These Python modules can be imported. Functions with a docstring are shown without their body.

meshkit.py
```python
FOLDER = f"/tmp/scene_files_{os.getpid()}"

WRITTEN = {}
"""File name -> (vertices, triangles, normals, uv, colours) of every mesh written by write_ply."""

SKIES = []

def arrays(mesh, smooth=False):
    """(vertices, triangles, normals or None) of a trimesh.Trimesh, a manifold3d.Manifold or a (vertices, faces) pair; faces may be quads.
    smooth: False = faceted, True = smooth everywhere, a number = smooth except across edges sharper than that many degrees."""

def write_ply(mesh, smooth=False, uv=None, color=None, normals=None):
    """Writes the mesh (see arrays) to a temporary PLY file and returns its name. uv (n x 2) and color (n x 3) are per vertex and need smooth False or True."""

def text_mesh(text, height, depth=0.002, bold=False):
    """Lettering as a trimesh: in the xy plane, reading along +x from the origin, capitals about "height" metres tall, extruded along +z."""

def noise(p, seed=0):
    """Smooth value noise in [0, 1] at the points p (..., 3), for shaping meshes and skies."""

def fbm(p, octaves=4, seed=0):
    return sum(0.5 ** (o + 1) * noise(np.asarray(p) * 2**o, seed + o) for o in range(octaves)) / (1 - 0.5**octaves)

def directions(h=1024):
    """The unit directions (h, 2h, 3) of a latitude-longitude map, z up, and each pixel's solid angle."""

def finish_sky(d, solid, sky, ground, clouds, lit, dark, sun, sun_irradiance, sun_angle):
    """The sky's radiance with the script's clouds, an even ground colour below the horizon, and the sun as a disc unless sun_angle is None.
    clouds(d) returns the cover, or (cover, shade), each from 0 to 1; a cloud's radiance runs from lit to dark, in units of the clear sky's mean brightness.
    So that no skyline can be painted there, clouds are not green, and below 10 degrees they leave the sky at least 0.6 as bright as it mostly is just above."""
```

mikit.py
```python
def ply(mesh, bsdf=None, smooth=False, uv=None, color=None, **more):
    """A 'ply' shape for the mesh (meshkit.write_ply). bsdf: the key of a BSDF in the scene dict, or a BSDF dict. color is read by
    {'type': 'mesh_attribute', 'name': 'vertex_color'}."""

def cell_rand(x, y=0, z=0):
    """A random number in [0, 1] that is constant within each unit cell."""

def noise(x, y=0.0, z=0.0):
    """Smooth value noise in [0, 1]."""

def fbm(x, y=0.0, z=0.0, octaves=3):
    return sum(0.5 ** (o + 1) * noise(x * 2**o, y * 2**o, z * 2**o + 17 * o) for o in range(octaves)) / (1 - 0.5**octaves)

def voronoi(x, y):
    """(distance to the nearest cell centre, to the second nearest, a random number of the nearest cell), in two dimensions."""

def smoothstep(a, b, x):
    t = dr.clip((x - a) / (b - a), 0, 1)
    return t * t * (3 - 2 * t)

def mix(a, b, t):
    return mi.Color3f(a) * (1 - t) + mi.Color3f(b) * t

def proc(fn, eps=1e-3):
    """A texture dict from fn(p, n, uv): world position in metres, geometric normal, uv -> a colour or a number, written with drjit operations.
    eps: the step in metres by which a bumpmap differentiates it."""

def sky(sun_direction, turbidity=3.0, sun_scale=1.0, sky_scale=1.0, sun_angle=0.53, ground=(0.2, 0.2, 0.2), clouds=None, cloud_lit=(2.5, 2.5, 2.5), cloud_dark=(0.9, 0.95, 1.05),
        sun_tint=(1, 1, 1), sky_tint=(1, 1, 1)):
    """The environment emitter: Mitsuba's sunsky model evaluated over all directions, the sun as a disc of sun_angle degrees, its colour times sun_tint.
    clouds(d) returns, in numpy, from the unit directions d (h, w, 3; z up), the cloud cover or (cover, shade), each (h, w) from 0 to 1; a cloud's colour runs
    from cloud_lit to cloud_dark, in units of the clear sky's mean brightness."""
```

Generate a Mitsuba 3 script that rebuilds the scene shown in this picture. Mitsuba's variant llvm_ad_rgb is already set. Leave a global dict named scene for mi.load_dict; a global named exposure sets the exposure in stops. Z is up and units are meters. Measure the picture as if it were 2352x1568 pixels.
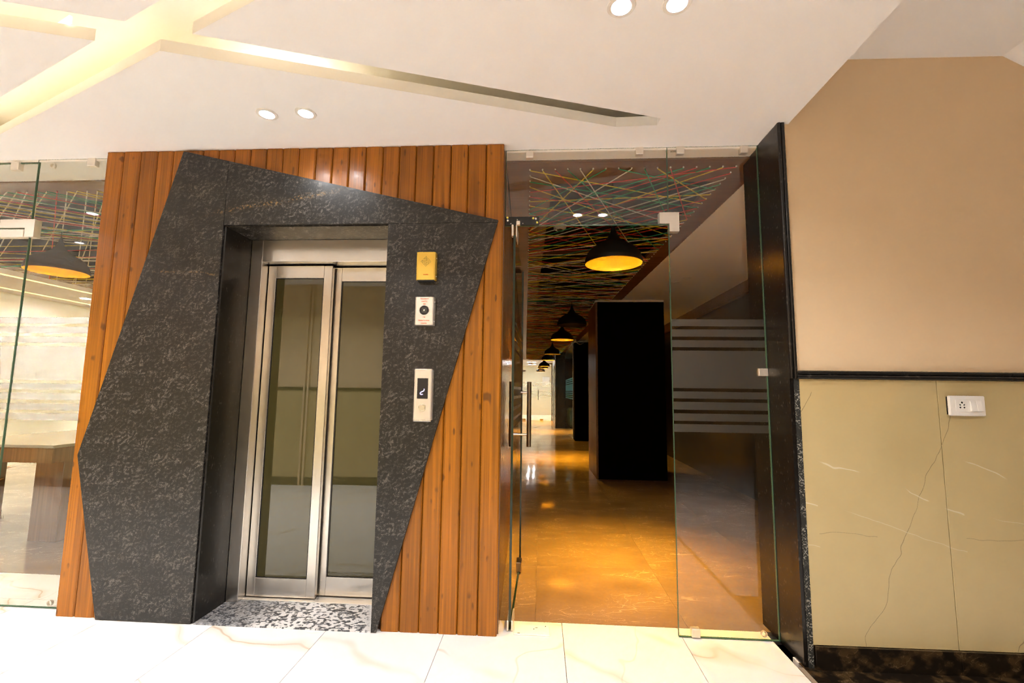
import math, random
import numpy as np, trimesh, mitsuba as mi, mikit, meshkit
import drjit as dr
from shapely.geometry import Polygon, box as sbox
from shapely.ops import unary_union
from mikit import noise, fbm, smoothstep, mix, cell_rand, proc

random.seed(7)
RNG = np.random.default_rng(7)
scene, labels = {}, {}
TF = mi.ScalarTransform4f

# ------------------------------------------------------------------ camera, exposure
FOC, YAW, PITCH, ROLL = 1054.83, -.0631, .1078, -.0130
CAM = np.array([0, -2.4325, 1.2212])
fwd = np.array([math.sin(YAW) * math.cos(PITCH), math.cos(YAW) * math.cos(PITCH), math.sin(PITCH)])
rgt = np.array([math.cos(YAW), -math.sin(YAW), 0.])
dwn = np.cross(fwd, rgt)
upv = -(-math.sin(ROLL) * rgt + math.cos(ROLL) * dwn)
scene['camera'] = {'type': 'perspective', 'fov': 2 * math.degrees(math.atan(1176 / FOC)), 'fov_axis': 'x', 'near_clip': .02,
                   'to_world': TF().look_at(origin=CAM.tolist(), target=(CAM + fwd).tolist(), up=upv.tolist())}
exposure = 4.0
LS = 2.0 ** -exposure                           # every lamp strength below is written for exposure 0
E_DOWN, E_LED, E_BULB = .66, .6, 1.0          # strengths of the lobby downlights, the cove strips and the pendant bulbs

H = 2.6          # lobby ceiling
ZC = 2.575       # ceiling behind the glass
GY = .08         # glass plane
XJ = 1.197       # right granite jamb face
SL = -.033       # drift of the corridor axis
WARM, NEUT, COOL = (1., .80, .50), (.97, .98, 1.0), (.75, .95, 1.)


# ------------------------------------------------------------------ helpers
def numbered(k):
    if k not in scene and k not in labels:
        return k
    n = 1
    while f'{k}_{n:03d}' in scene or f'{k}_{n:03d}' in labels:
        n += 1
    return f'{k}_{n:03d}'


def tag(k, label=None, cat=None, group=None, kind=None):
    d = labels.setdefault(k, {})
    for a, b in (('label', label), ('category', cat), ('group', group), ('kind', kind)):
        if b:
            d[a] = b
    return k


def thing(name, label, cat, group=None, kind=None):
    return tag(numbered(name), label, cat, group, kind)


def obj(name, mesh, mat, parent=None, label=None, cat=None, group=None, kind=None, smooth=False, uv=None, **more):
    k = numbered(f'{parent}__{name}' if parent else name)
    d = mesh if isinstance(mesh, dict) else mikit.ply(mesh, mat, smooth=smooth, uv=uv)
    scene[k] = {**d, **more}
    if label or cat or group or kind:
        tag(k, label, cat, group, kind)
    return k


def cat_(ms):
    return trimesh.util.concatenate(ms)


def bx(x0, x1, y0, y1, z0, z1, c=0.0):
    lo, hi = np.minimum([x0, y0, z0], [x1, y1, z1]), np.maximum([x0, y0, z0], [x1, y1, z1])
    if c <= 0:
        return trimesh.creation.box(bounds=[lo, hi])
    c = min(c, .45 * float((hi - lo).min()))
    pts = []
    for s in np.ndindex(2, 2, 2):
        p = np.where(s, hi, lo)
        q = np.where(s, -1, 1) * c
        for a in range(3):
            r = p + q
            r[a] = p[a]
            pts.append(r)
    return trimesh.convex.convex_hull(np.array(pts))


def prism(poly, z0, z1):
    if not isinstance(poly, Polygon):
        poly = Polygon(poly)
    m = trimesh.creation.extrude_polygon(poly, z1 - z0, engine='earcut')
    m.apply_translation([0, 0, z0])
    return m


def slab_y(poly, y0, y1):
    """A polygon in (x, z) extruded along y."""
    m = prism(poly, 0, 1)
    v = m.vertices.copy()
    m.vertices = np.c_[v[:, 0], y0 + v[:, 2] * (y1 - y0), v[:, 1]]
    m.invert()
    return m


def slab_x(poly, x0, x1):
    """A polygon in (y, z) extruded along x."""
    m = prism(poly, 0, 1)
    v = m.vertices.copy()
    m.vertices = np.c_[x0 + v[:, 2] * (x1 - x0), v[:, 0], v[:, 1]]
    return m


def cyl(p, q, r, n=16):
    m = trimesh.creation.cylinder(radius=r, segment=[p, q], sections=n)
    return m


def lathe(prof, at=(0, 0, 0), n=40):
    m = trimesh.creation.revolve(np.array(prof, float), sections=n)
    m.apply_translation(at)
    return m


def tube(pts, r, n=8):
    pts = np.array(pts, float)
    ms = [cyl(a, b, r, n) for a, b in zip(pts[:-1], pts[1:])] + [trimesh.creation.icosphere(1, r).apply_translation(p) for p in pts]
    return cat_(ms)


def turn(m, ang, about=(0, 0, 0)):
    m = m.copy()
    m.apply_transform(trimesh.transformations.rotation_matrix(ang, [0, 0, 1], about))
    return m


def ring(cx, cz, r0, r1, y0, y1, n=28):
    m = trimesh.creation.annulus(r0, r1, abs(y1 - y0), sections=n)
    m.apply_transform(trimesh.transformations.rotation_matrix(math.pi / 2, [1, 0, 0]))
    m.apply_translation([cx, (y0 + y1) / 2, cz])
    return m


def rgb(*c):
    return {'type': 'rgb', 'value': list(map(float, c))}


def mat(name, d, two=True):
    scene[name] = {'type': 'twosided', 'bsdf': d} if two else d
    return name


def prin(c, rough=.5, spec=.5, **k):
    return {'type': 'principled', 'base_color': c if isinstance(c, dict) else rgb(*c), 'roughness': rough, 'specular': spec, **k}


# ------------------------------------------------------------------ materials
def granite_fn(p, n, uv):
    x, y, z = .80 * p.x + .60 * p.z, p.y, -.60 * p.x + .80 * p.z
    wx, wz = noise(x * 30, y * 30, z * 30 + 5), noise(x * 31 + 9, y * 30, z * 29)
    a = noise(x * 170 + 2.6 * wx, y * 190, z * 340 + 3 * wz)
    a2 = noise(x * 320 + 3 * wz + 3, y * 190, z * 180 + 2.6 * wx)
    b = fbm(x * 85 + 2.4 * wx, y * 85, z * 85 + 2.4 * wz, 3)
    c = fbm(p.x * 13 + .7 * p.z, p.y * 13, p.z * 12, 3)
    f = smoothstep(.56, .92, dr.maximum(a, a2)) * smoothstep(.36, .66, b) + .35 * smoothstep(.52, .78, b)
    f = f * (.45 + .9 * smoothstep(.35, .68, c))
    col = mix((.0066, .0059, .0052), (.102, .091, .081), dr.clip(f, 0, 1))
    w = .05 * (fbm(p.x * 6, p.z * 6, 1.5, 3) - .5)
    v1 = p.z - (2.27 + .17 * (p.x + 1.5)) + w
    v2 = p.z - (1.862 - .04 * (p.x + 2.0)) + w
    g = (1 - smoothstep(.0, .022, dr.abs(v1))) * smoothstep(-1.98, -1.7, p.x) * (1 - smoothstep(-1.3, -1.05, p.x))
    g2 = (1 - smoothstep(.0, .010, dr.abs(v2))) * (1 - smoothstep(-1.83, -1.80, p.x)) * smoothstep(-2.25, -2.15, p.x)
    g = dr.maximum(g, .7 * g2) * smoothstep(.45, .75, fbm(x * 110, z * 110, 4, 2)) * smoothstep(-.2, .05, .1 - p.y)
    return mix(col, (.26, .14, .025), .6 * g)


mat('granite', prin(proc(granite_fn), .34, .5))


def jamb_fn(p, n, uv):
    a = noise(p.x * 130, p.y * 150, p.z * 60)
    b = noise(p.x * 40 + 5, p.y * 45, p.z * 28)
    f = smoothstep(.62, .95, a) * smoothstep(.35, .8, b)
    return mix((.0035, .003, .0026), (.045, .038, .031), f)


def rough_fn(p, n, uv):
    return mix((.022, .022, .019), (.26, .245, .215), smoothstep(.5, .8, noise(p.x * 210, p.y * 210, p.z * 170)) * smoothstep(.3, .6, fbm(p.x * 30, p.y * 30, p.z * 22, 2)))


mat('granite_rough', prin(proc(rough_fn), .6, .3))
mat('granite_dark', prin(proc(jamb_fn), .26, .5))


def sill_fn(p, n, uv):
    a = noise(p.x * 130, p.y * 170, 3)
    b = fbm(p.x * 62, p.y * 88, 8, 3)
    f = smoothstep(.45, .75, a)
    col = mix((.035, .036, .042), (.17, .17, .18), f)
    m = smoothstep(-1.62, -1.30, p.x + .25 * (fbm(p.x * 9, p.y * 9, 2, 3) - .5))
    w = smoothstep(.46, .56, b + .03 * m) * (.2 + .62 * m)
    edge = smoothstep(-.93, -.89, p.x + .35 * (p.y - .1)) * smoothstep(.3, .6, fbm(p.x * 14, p.y * 14, 5, 2) + .22)
    return mix(col, (.72, .69, .67), dr.clip(dr.maximum(w, .8 * edge), 0, 1))


mat('granite_sill', prin(proc(sill_fn), .45, .4))


def wood_fn(p, n, uv):
    r = uv.x
    g = noise(p.x * 210 + 40 * r, p.y * 210, p.z * 2.6 + 31 * r)
    g2 = noise(p.x * 60 + 17 * r + 1.6 * noise(p.z * 3.3, r * 20), p.y * 60, p.z * 1.2 + 11 * r)
    k = fbm(p.x * 7 + 40 * r, p.y * 7, p.z * 2.1 + 10 * r, 3)
    col = mix((.21, .063, .0026), (.385, .130, .006), .55 * g2 + .45 * k)
    col = col * (.70 + .52 * g) * (.84 + .30 * cell_rand(r * 997))
    d = noise(p.x * 55 + 60 * r, p.y * 55, p.z * 17 + 90 * r)
    d2 = noise(p.x * 26 + 77 * r, p.y * 26, p.z * 9 + 13 * r)
    dark = smoothstep(.79, .93, d) * smoothstep(.5, .8, d2)
    strip = smoothstep(.60, .66, noise(p.x * 31 + 200 * r, 3.3, p.z * 1.5 + 50 * r))
    return mix(col * (1 - .14 * strip), (.075, .026, .006), .75 * dark)


mat('wood', prin(proc(wood_fn), .33, .35, clearcoat=.25, clearcoat_gloss=.9))
mat('wood_groove', prin((.055, .02, .005), .5, .3))


def dwood_fn(p, n, uv):
    g = noise(p.x * 130, p.y * 130, p.z * 3)
    k = fbm(p.x * 8, p.y * 8, p.z * 1.7, 3)
    return mix((.075, .032, .010), (.19, .085, .028), .5 * g + .5 * k)


mat('wood_dark', prin(proc(dwood_fn), .12, .5))


def frame_fn(p, n, uv):
    g = noise(p.x * 6, p.y * 95, p.z * 60)
    k = fbm(p.x * 3, p.y * 14, p.z * 9, 3)
    return mix((.095, .040, .014), (.19, .085, .032), .5 * g + .5 * k)


mat('wood_frame', prin(proc(frame_fn), .35, .4))
def side_fn(p, n, uv):
    return dwood_fn(p, n, uv) * mi.Color3f(1.5, 1.75, 1.6)


mat('wood_side', prin(proc(side_fn), .4, .3))
mat('ceiling_paint', {'type': 'diffuse', 'reflectance': rgb(.86, .845, .83)})
mat('cove_paint', {'type': 'diffuse', 'reflectance': rgb(.86, .82, .72)})
mat('white_paint', {'type': 'diffuse', 'reflectance': rgb(.83, .80, .75)})
mat('cream_paint', {'type': 'diffuse', 'reflectance': rgb(.80, .74, .56)})
mat('dark_paint', {'type': 'diffuse', 'reflectance': rgb(.018, .014, .011)})
mat('grout', {'type': 'diffuse', 'reflectance': rgb(.24, .20, .16)})


def beige_fn(p, n, uv):
    return mix((.74, .555, .355), (.77, .585, .38), fbm(p.x * 2.2, p.y * 2.2, p.z * 2.2, 3))


mat('beige_paint', {'type': 'diffuse', 'reflectance': proc(beige_fn)})


def olive_fn(p, n, uv):
    x, z = p.x + p.y * .6, p.z
    lx = x - .655 * dr.floor((x - 1.21) / .655)
    wx = .035 * (fbm(x * 7, z * 7, 2, 3) - .5)
    col = mix((.46, .36, .175), (.56, .445, .235), fbm(x * 3.1, z * 3.1, 4.2, 4))
    col = mix(col, (.56, .41, .19), .5 * smoothstep(.58, .62, fbm(x * 2.1 + 3, z * 2.6, 1.2, 2)) * smoothstep(1.0, 1.3, z))
    t = lx - 1.21
    w1 = dr.abs(z - (.93 - .36 * t) + 1.6 * wx)
    w2 = dr.abs(z - (.72 - .30 * t) + 1.2 * wx)
    dash = smoothstep(.40, .66, noise(t * 13, z * 4, 7))
    wh = dr.maximum((1 - smoothstep(.001, .0042, w1)) * dash, .6 * (1 - smoothstep(.0008, .003, w2)) * smoothstep(.1, .2, t))
    b1 = dr.abs(t - (.62 - .42 * (1.13 - z)) + 2.2 * wx)
    b2 = dr.abs(z - (.585 - .05 * t) + wx) + smoothstep(.26, .3, t)
    br = dr.maximum(1 - smoothstep(.0006, .0026, b1), .7 * (1 - smoothstep(.0006, .0022, b2)))
    col = mix(col, (.20, .135, .06), .65 * br)
    return mix(col, (.66, .59, .44), .75 * wh)


mat('olive_tile', prin(proc(olive_fn), .22, .5))


def marble_fn(p, n, uv):
    ix, iy = dr.floor((p.x + 1.68) / .6), dr.floor((p.y - .17) / 1.2)
    r = cell_rand(ix, iy, 5)
    x, y = p.x + 7 * r, p.y + 13 * r
    s = .8 * x + 1.7 * y
    w = 1.3 * (fbm(x * 1.6, y * 1.6, r * 9, 4) - .5)
    v = dr.abs(dr.sin(3.6 * (s + w * 1.1)))
    v2 = dr.abs(dr.sin(1.45 * (x * 1.3 - y * .5 + w * 1.6) + 2))
    m = smoothstep(.35, .7, fbm(x * 2.3, y * 2.3, 3, 3))
    line = (1 - smoothstep(.004, .075, v)) * m + .55 * (1 - smoothstep(.0, .025, v2)) * (1 - m)
    halo = (1 - smoothstep(.0, .42, v)) * smoothstep(.3, .62, fbm(x * 3.1, y * 5.2, 9, 3))
    col = mix((.75, .74, .725), (.62, .55, .46), .62 * halo + .28 * fbm(x * 4, y * 4, 2, 3))
    return mix(col, (.40, .24, .10), .5 * line)


mat('marble_white', prin(proc(marble_fn), .18, .4))


def brown_fn(p, n, uv):
    ix, iy = dr.floor((p.x + .02) / .8), dr.floor((p.y - .17) / .8)
    r = cell_rand(ix, iy, 3)
    x, y = p.x + 5 * r, p.y + 9 * r
    w = fbm(x * 3.0, y * 5.5, 2 + r, 4)
    v = dr.abs(noise(x * 9 + 7 * w, y * 24 + 5 * w, 3) - .5)
    v2 = dr.abs(noise(x * 21 + 9 * w, y * 33, 8) - .5)
    line = dr.maximum(1 - smoothstep(.0, .035, v), .7 * (1 - smoothstep(.0, .03, v2))) * smoothstep(.42, .66, w)
    col = mix((.125, .083, .050), (.235, .165, .105), w * .9 + .1 * noise(x * 60, y * 60))
    return mix(col, (.46, .36, .26), .5 * line)


mat('marble_brown', prin(proc(brown_fn), .055, .55))


def dkmarble_fn(p, n, uv):
    w = fbm(p.x * 22, p.y * 22, p.z * 22, 4)
    v = dr.abs(noise(p.x * 45 + 8 * w, p.y * 30, p.z * 34 + 5 * w) - .5)
    col = mix((.009, .006, .004), (.050, .029, .012), smoothstep(.42, .72, w))
    return mix(col, (.16, .11, .06), .5 * (1 - smoothstep(0, .04, v)) * smoothstep(.45, .7, w))


mat('dark_stone', prin((.016, .013, .009), .2, .4))
mat('marble_dark', prin(proc(dkmarble_fn), .12, .5))


def steel_fn(p, n, uv):
    return .20 + .10 * noise(p.x * 3, p.y * 3, p.z * 420)


mat('steel', {'type': 'principled', 'base_color': rgb(.74, .71, .67), 'metallic': 1.0, 'roughness': proc(steel_fn), 'anisotropic': .35})
mat('chrome', {'type': 'roughconductor', 'material': 'Al', 'alpha': .08})
mat('satin', {'type': 'principled', 'base_color': rgb(.80, .74, .66), 'metallic': .75, 'roughness': .35})
mat('brass', {'type': 'principled', 'base_color': rgb(.74, .47, .075), 'metallic': .55, 'roughness': .3})
mat('lift_glass', {'type': 'plastic', 'int_ior': 1.9, 'diffuse_reflectance': rgb(.050, .044, .014)})
scene['pane_clear'] = {'type': 'thindielectric', 'int_ior': 1.52, 'specular_transmittance': rgb(.93, .955, .915)}
scene['pane_teal'] = {'type': 'thindielectric', 'int_ior': 1.52, 'specular_transmittance': rgb(.50, .78, .74)}
mat('glass_edge', prin((.05, .105, .065), .2, .5))
scene['frost'] = {'type': 'blendbsdf', 'weight': .006, 'bsdf_0': {'type': 'roughdielectric', 'alpha': .30, 'int_ior': 1.45},
                  'bsdf_1': {'type': 'twosided', 'bsdf': {'type': 'diffuse', 'reflectance': rgb(.8, .8, .78)}}}
mat('frost_teal', {'type': 'principledthin', 'base_color': rgb(.55, .85, .80), 'diff_trans': 1.2, 'roughness': .4}, False)
mat('glass_edge_dark', prin((.010, .024, .015), .2, .5))
mat('black_metal', prin((.012, .012, .012), .4, .4))
mat('handle_metal', {'type': 'principled', 'base_color': rgb(.42, .36, .30), 'metallic': 1.0, 'roughness': .22})
mat('gold_inner', prin((.060, .031, .002), .5, .3))
mat('lamp_black', prin((.010, .009, .008), .45, .35))
mat('white_plastic', prin((.78, .75, .70), .3, .5))
mat('black_plastic', prin((.012, .012, .014), .25, .5))
mat('dark_grey', prin((.05, .047, .042), .4, .4))
mat('red_print', {'type': 'diffuse', 'reflectance': rgb(.62, .07, .015)})
mat('orange_ply', prin((.62, .22, .035), .3, .5))
mat('table_wood', prin(proc(dwood_fn), .10, .5))
mat('table_top', prin((.28, .25, .20), .12, .5))
mat('sofa_cloth', prin((.36, .33, .22), .8, .2, sheen=.3))
mat('screw_yellow', prin((.75, .65, .12), .4, .5))
STR = {'yellow': (.62, .46, .02), 'green': (.03, .30, .14), 'red': (.55, .05, .03), 'white': (.68, .62, .52), 'cream': (.60, .50, .30)}
for k_, c_ in STR.items():
    mat('string_' + k_, {'type': 'diffuse', 'reflectance': rgb(*c_)})


def emit(c, s, w=1.0):
    return {'type': 'area', 'radiance': rgb(*(np.array(c) * s * LS)), 'sampling_weight': float(w)}


# ------------------------------------------------------------------ the lobby shell
# floor: white marble tiles
fl = obj('floor', bx(-7.0, 1.165, -2.80, .17, -.06, -.012), 'grout', kind='structure')
tag(fl, 'white marble lobby floor with warm amber veins')
tile_x = [-6.48 + .6 * i for i in range(13)]
for i in range(len(tile_x)):
    x0 = tile_x[i]
    x1 = min(x0 + .6, 1.165)
    for y0, y1 in ((-1.03, .17), (-2.23, -1.03), (-2.80, -2.23)):
        obj('tile', bx(x0 + .0014, x1 - .0014, y0 + .0014, y1 - .0014, -.02, 0), 'marble_white', fl)
fl2 = obj('floor_threshold', bx(-7.0, -2.45, .17, .505, -.06, -.012), 'grout', kind='structure')
for i in range(8):
    x0 = -6.88 + .6 * i
    obj('tile', bx(x0 + .0008, min(x0 + .6, -2.45) - .0008, .1708, .504, -.02, 0), 'marble_white', fl2)
fr = obj('floor_right', bx(1.19, 5.2, -5.85, -.05, -.06, -.003), 'marble_white', kind='structure')
obj('border', bx(1.19, 5.2, -.235, -.10, -.02, .0), 'marble_dark', fr)
obj('border', bx(1.19, 5.2, -.44, -.238, -.02, .0), 'marble_dark', fr)
obj('joint_strip', bx(1.166, 1.189, -5.85, -.14, -.02, .001), 'grout', fr)
obj('floor_right_rear', bx(.95, 1.19, -5.85, -2.80, -.06, 0), 'marble_white', kind='structure')

# ceiling with the crossing cove slots
def band(p, q, w):
    p, q = np.array(p), np.array(q)
    d = (q - p) / np.linalg.norm(q - p)
    n = np.array([-d[1], d[0]]) * w / 2
    return Polygon([p + n, q + n, q - n, p - n])


slot1 = Polygon([(-3.30, -.087), (-1.578, -.771), (-1.377, -.850), (.55, -1.632), (.50, -1.752), (-1.369, -1.007), (-1.588, -.920), (-1.795, -.834), (-3.36, -.215)])
slot2 = Polygon([(-1.578, -.771), (.386, -.142), (.593, -.149), (.596, -.206), (-1.377, -.850), (-1.588, -.920), (-5.02, -1.93), (-5.06, -1.80), (-1.795, -.834)])
slots = unary_union([slot1.buffer(.001), slot2.buffer(.001)])
cpoly = sbox(-7.0, -2.80, 1.258, .10).difference(slots)
HOLES = [(-1.392, -.325), (-1.190, -.324), (.281, -.901), (.476, -.905), (-3.61, -.757), (-4.473, -1.467),
         (-1.15, -1.85), (-2.8, -1.7), (-5.7, -.7), (.85, -2.15)]
from shapely.geometry import Point
for hx, hy in HOLES:
    cpoly = cpoly.difference(Point(hx, hy).buffer(.040, 8))
ce = obj('ceiling', prism(cpoly, H, H + .052), 'ceiling_paint', kind='structure')
obj('cove_top', bx(-7.0, 1.258, -2.80, .10, 2.80, 2.84), 'cove_paint', ce)
obj('fascia', bx(1.245, 1.258, -2.80, -.15, H + .052, 2.955), 'ceiling_paint', ce)
obj('fascia', bx(1.0, 1.258, -.15, -.10, H + .052, 2.84), 'ceiling_paint', ce)
cr = obj('ceiling_right', bx(1.258, 2.338, -5.85, -.06, 2.95, 2.99), 'ceiling_paint', kind='structure')
zs = lambda x: 2.945 - .61 * (x - 2.338)
sp = slab_y([(2.338, 2.95), (4.3, zs(4.3)), (4.3, zs(4.3) + .16), (2.338, 3.11)], -5.85, -.06)
obj('sloped_soffit', sp, 'ceiling_paint', cr)

# LED strips hidden on the slab beside the slots
def led(p, q, side):
    p, q = np.array(p), np.array(q)
    d = (q - p) / np.linalg.norm(q - p)
    n = np.array([-d[1], d[0]]) * side
    a, b = p + n * .060, q + n * .060
    h = n * .005
    v = [(*(a - h), H + .082), (*(b - h), H + .082), (*(b + h), H + .082), (*(a + h), H + .082)]
    v += [(x, y, H + .053) for x, y, z in v]
    f = [(0, 1, 2), (0, 2, 3), (4, 6, 5), (4, 7, 6), (0, 4, 5), (0, 5, 1), (1, 5, 6), (1, 6, 2), (2, 6, 7), (2, 7, 3), (3, 7, 4), (3, 4, 0)]
    m = trimesh.Trimesh(v, f)
    m.fix_normals()
    return m


LEDS = [((-3.30, -.087), (-1.70, -.722), 1), ((-1.85, -.813), (-3.36, -.215), 1), ((-1.30, -.879), (.50, -1.61), 1), ((.45, -1.732), (-1.30, -1.035), 1),
        ((-5.0, -1.925), (-1.75, -.968), -1), ((-5.04, -1.795), (-1.9, -.865), 1), ((-1.45, -.73), (-.80, -.522), 1)]
obj('led_strip', cat_([led(*l) for l in LEDS[:4]]), 'white_plastic', None, 'warm LED strip hidden along the long diagonal ceiling slot that runs to the lower left', 'led strip', emitter=emit(WARM, 7 * E_LED, 2))
obj('led_strip', cat_([led(*l) for l in LEDS[4:]]), 'white_plastic', None, 'warm LED strip hidden in the ceiling slot running to the left edge of the photo', 'led strip', emitter=emit(WARM, 6 * E_LED, 2))
obj('led_strip', bx(-.083, -.078, -.292, -.286, 2.70, 2.74), 'white_plastic', None, 'loose end of an unlit LED tape sticking up in the dark ceiling slot', 'led strip')

# downlights
def downlight(x, y, z, label, group=None, on=1.0, col=NEUT, r=.036, area=0, flush=False):
    t = thing('downlight', label, 'downlight', group)
    prof = [(r, -.004), (r + .014, -.003), (r + .016, 0), (r, .001)]
    obj('trim_ring', lathe(prof + prof[:1], (x, y, z), 28), 'white_plastic', t, smooth=30)
    m = trimesh.creation.cylinder(radius=r, height=.006, sections=24).apply_translation([x, y, z - .0045 if flush else z + .016])
    if on:
        obj('lens', m, 'white_plastic', t, label='glowing white lens', emitter=emit(col, area or 60, .8 if area else .12))
        if not area:
            scene[t + '__beam'] = {'type': 'spot', 'to_world': TF().look_at(origin=[x, y, z - .01], target=[x, y, 0], up=[0, 1, 0]), 'cutoff_angle': 70., 'beam_width': 30.,
                                   'intensity': rgb(*(np.array(col) * 10 * on * E_DOWN * LS)), 'sampling_weight': 2.0}
    else:
        obj('lens', m, 'white_plastic', t)
    return t


DL = ['bright recessed downlight above the lift, left one of the front pair', 'bright recessed downlight above the lift, right one of the front pair',
      'bright recessed downlight at the top of the photo, left one of that pair', 'bright recessed downlight at the top of the photo, right one of that pair']
POW = [.16, .16, .35, .35, 1.7, 1.9, 2.0, 2.0, 1.9, 2.5]
for i, (hx, hy) in enumerate(HOLES):
    if i < 4:
        downlight(hx, hy, H, DL[i], on=POW[i])
    else:
        DR = {4: 'lobby downlight out of frame, the upper spark mirrored in the left glass', 5: 'lobby downlight out of frame, the lower spark mirrored in the left glass above the pendant'}
        downlight(hx, hy, H, DR.get(i, 'recessed lobby downlight in the ceiling outside the frame, behind the camera'), 'lobby downlights out of frame', on=POW[i])

# back of the lobby (seen in the lift doors and the glass)
wb = obj('wall_back', bx(-7.0, .95, -2.86, -2.80, 1.24, 2.85), 'beige_paint', kind='structure')
for i in range(12):
    x0 = -6.99 + .662 * i
    obj('dado_tile', bx(x0, min(x0 + .66, .95), -2.855, -2.79, .1, 1.20), 'olive_tile', wb)
obj('trim_back', bx(-7.0, .95, -2.85, -2.77, 1.20, 1.24, .008), 'granite_dark', kind='structure')
obj('baseboard_back', bx(-7.0, .95, -2.85, -2.78, 0, .1), 'marble_dark', kind='structure')
obj('wall_back_return', bx(.95, 1.0, -5.85, -2.80, 0, 2.99), 'beige_paint', kind='structure')
wf = obj('wall_far', bx(.95, 5.2, -5.92, -5.86, 1.24, 2.99), 'beige_paint', kind='structure')
obj('dado', bx(.95, 5.2, -5.92, -5.85, 0, 1.24), 'olive_tile', wf)
obj('wall_end_left', bx(-7.06, -7.0, -2.86, .1, 0, 2.85), 'beige_paint', kind='structure')
obj('wall_end_right', bx(5.2, 5.26, -5.92, .1, 0, 2.99), 'beige_paint', kind='structure')
obj('ceiling_far', bx(2.338, 5.26, -5.92, .1, 3.14, 3.18), 'white_paint', kind='structure')
pp = thing('conduit_pipe', 'painted vertical conduit pipe on the wall behind the camera, mirrored in the lift door', 'pipe')
for dx in (0, .05):
    obj('pipe', cyl((-3.06 + dx, -2.775, .0), (-3.06 + dx, -2.775, 2.59), .014, 12), 'beige_paint', pp, smooth=30)

# ------------------------------------------------------------------ lift wall: planks
wl = obj('wall_lift', bx(-2.57, -.215, .022, .20, 2.147, 2.66), 'wood_groove', kind='structure')
obj('backing', bx(-2.57, -1.807, .022, .24, 0, 2.147), 'wood_groove', wl)
obj('backing', bx(-.829, -.215, .022, .24, 0, 2.147), 'wood_groove', wl)
seams = [-2.575, -2.468, -2.361, -2.258, -2.160, -2.069, -1.977, -1.881, -1.784, -1.689, -1.592, -1.494, -1.397, -1.296, -1.198, -1.100, -1.002, -.904, -.808, -.711, -.611, -.511, -.414, -.311, -.2105]
opening = sbox(-1.80, -.5, -.846, 2.136)
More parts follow.
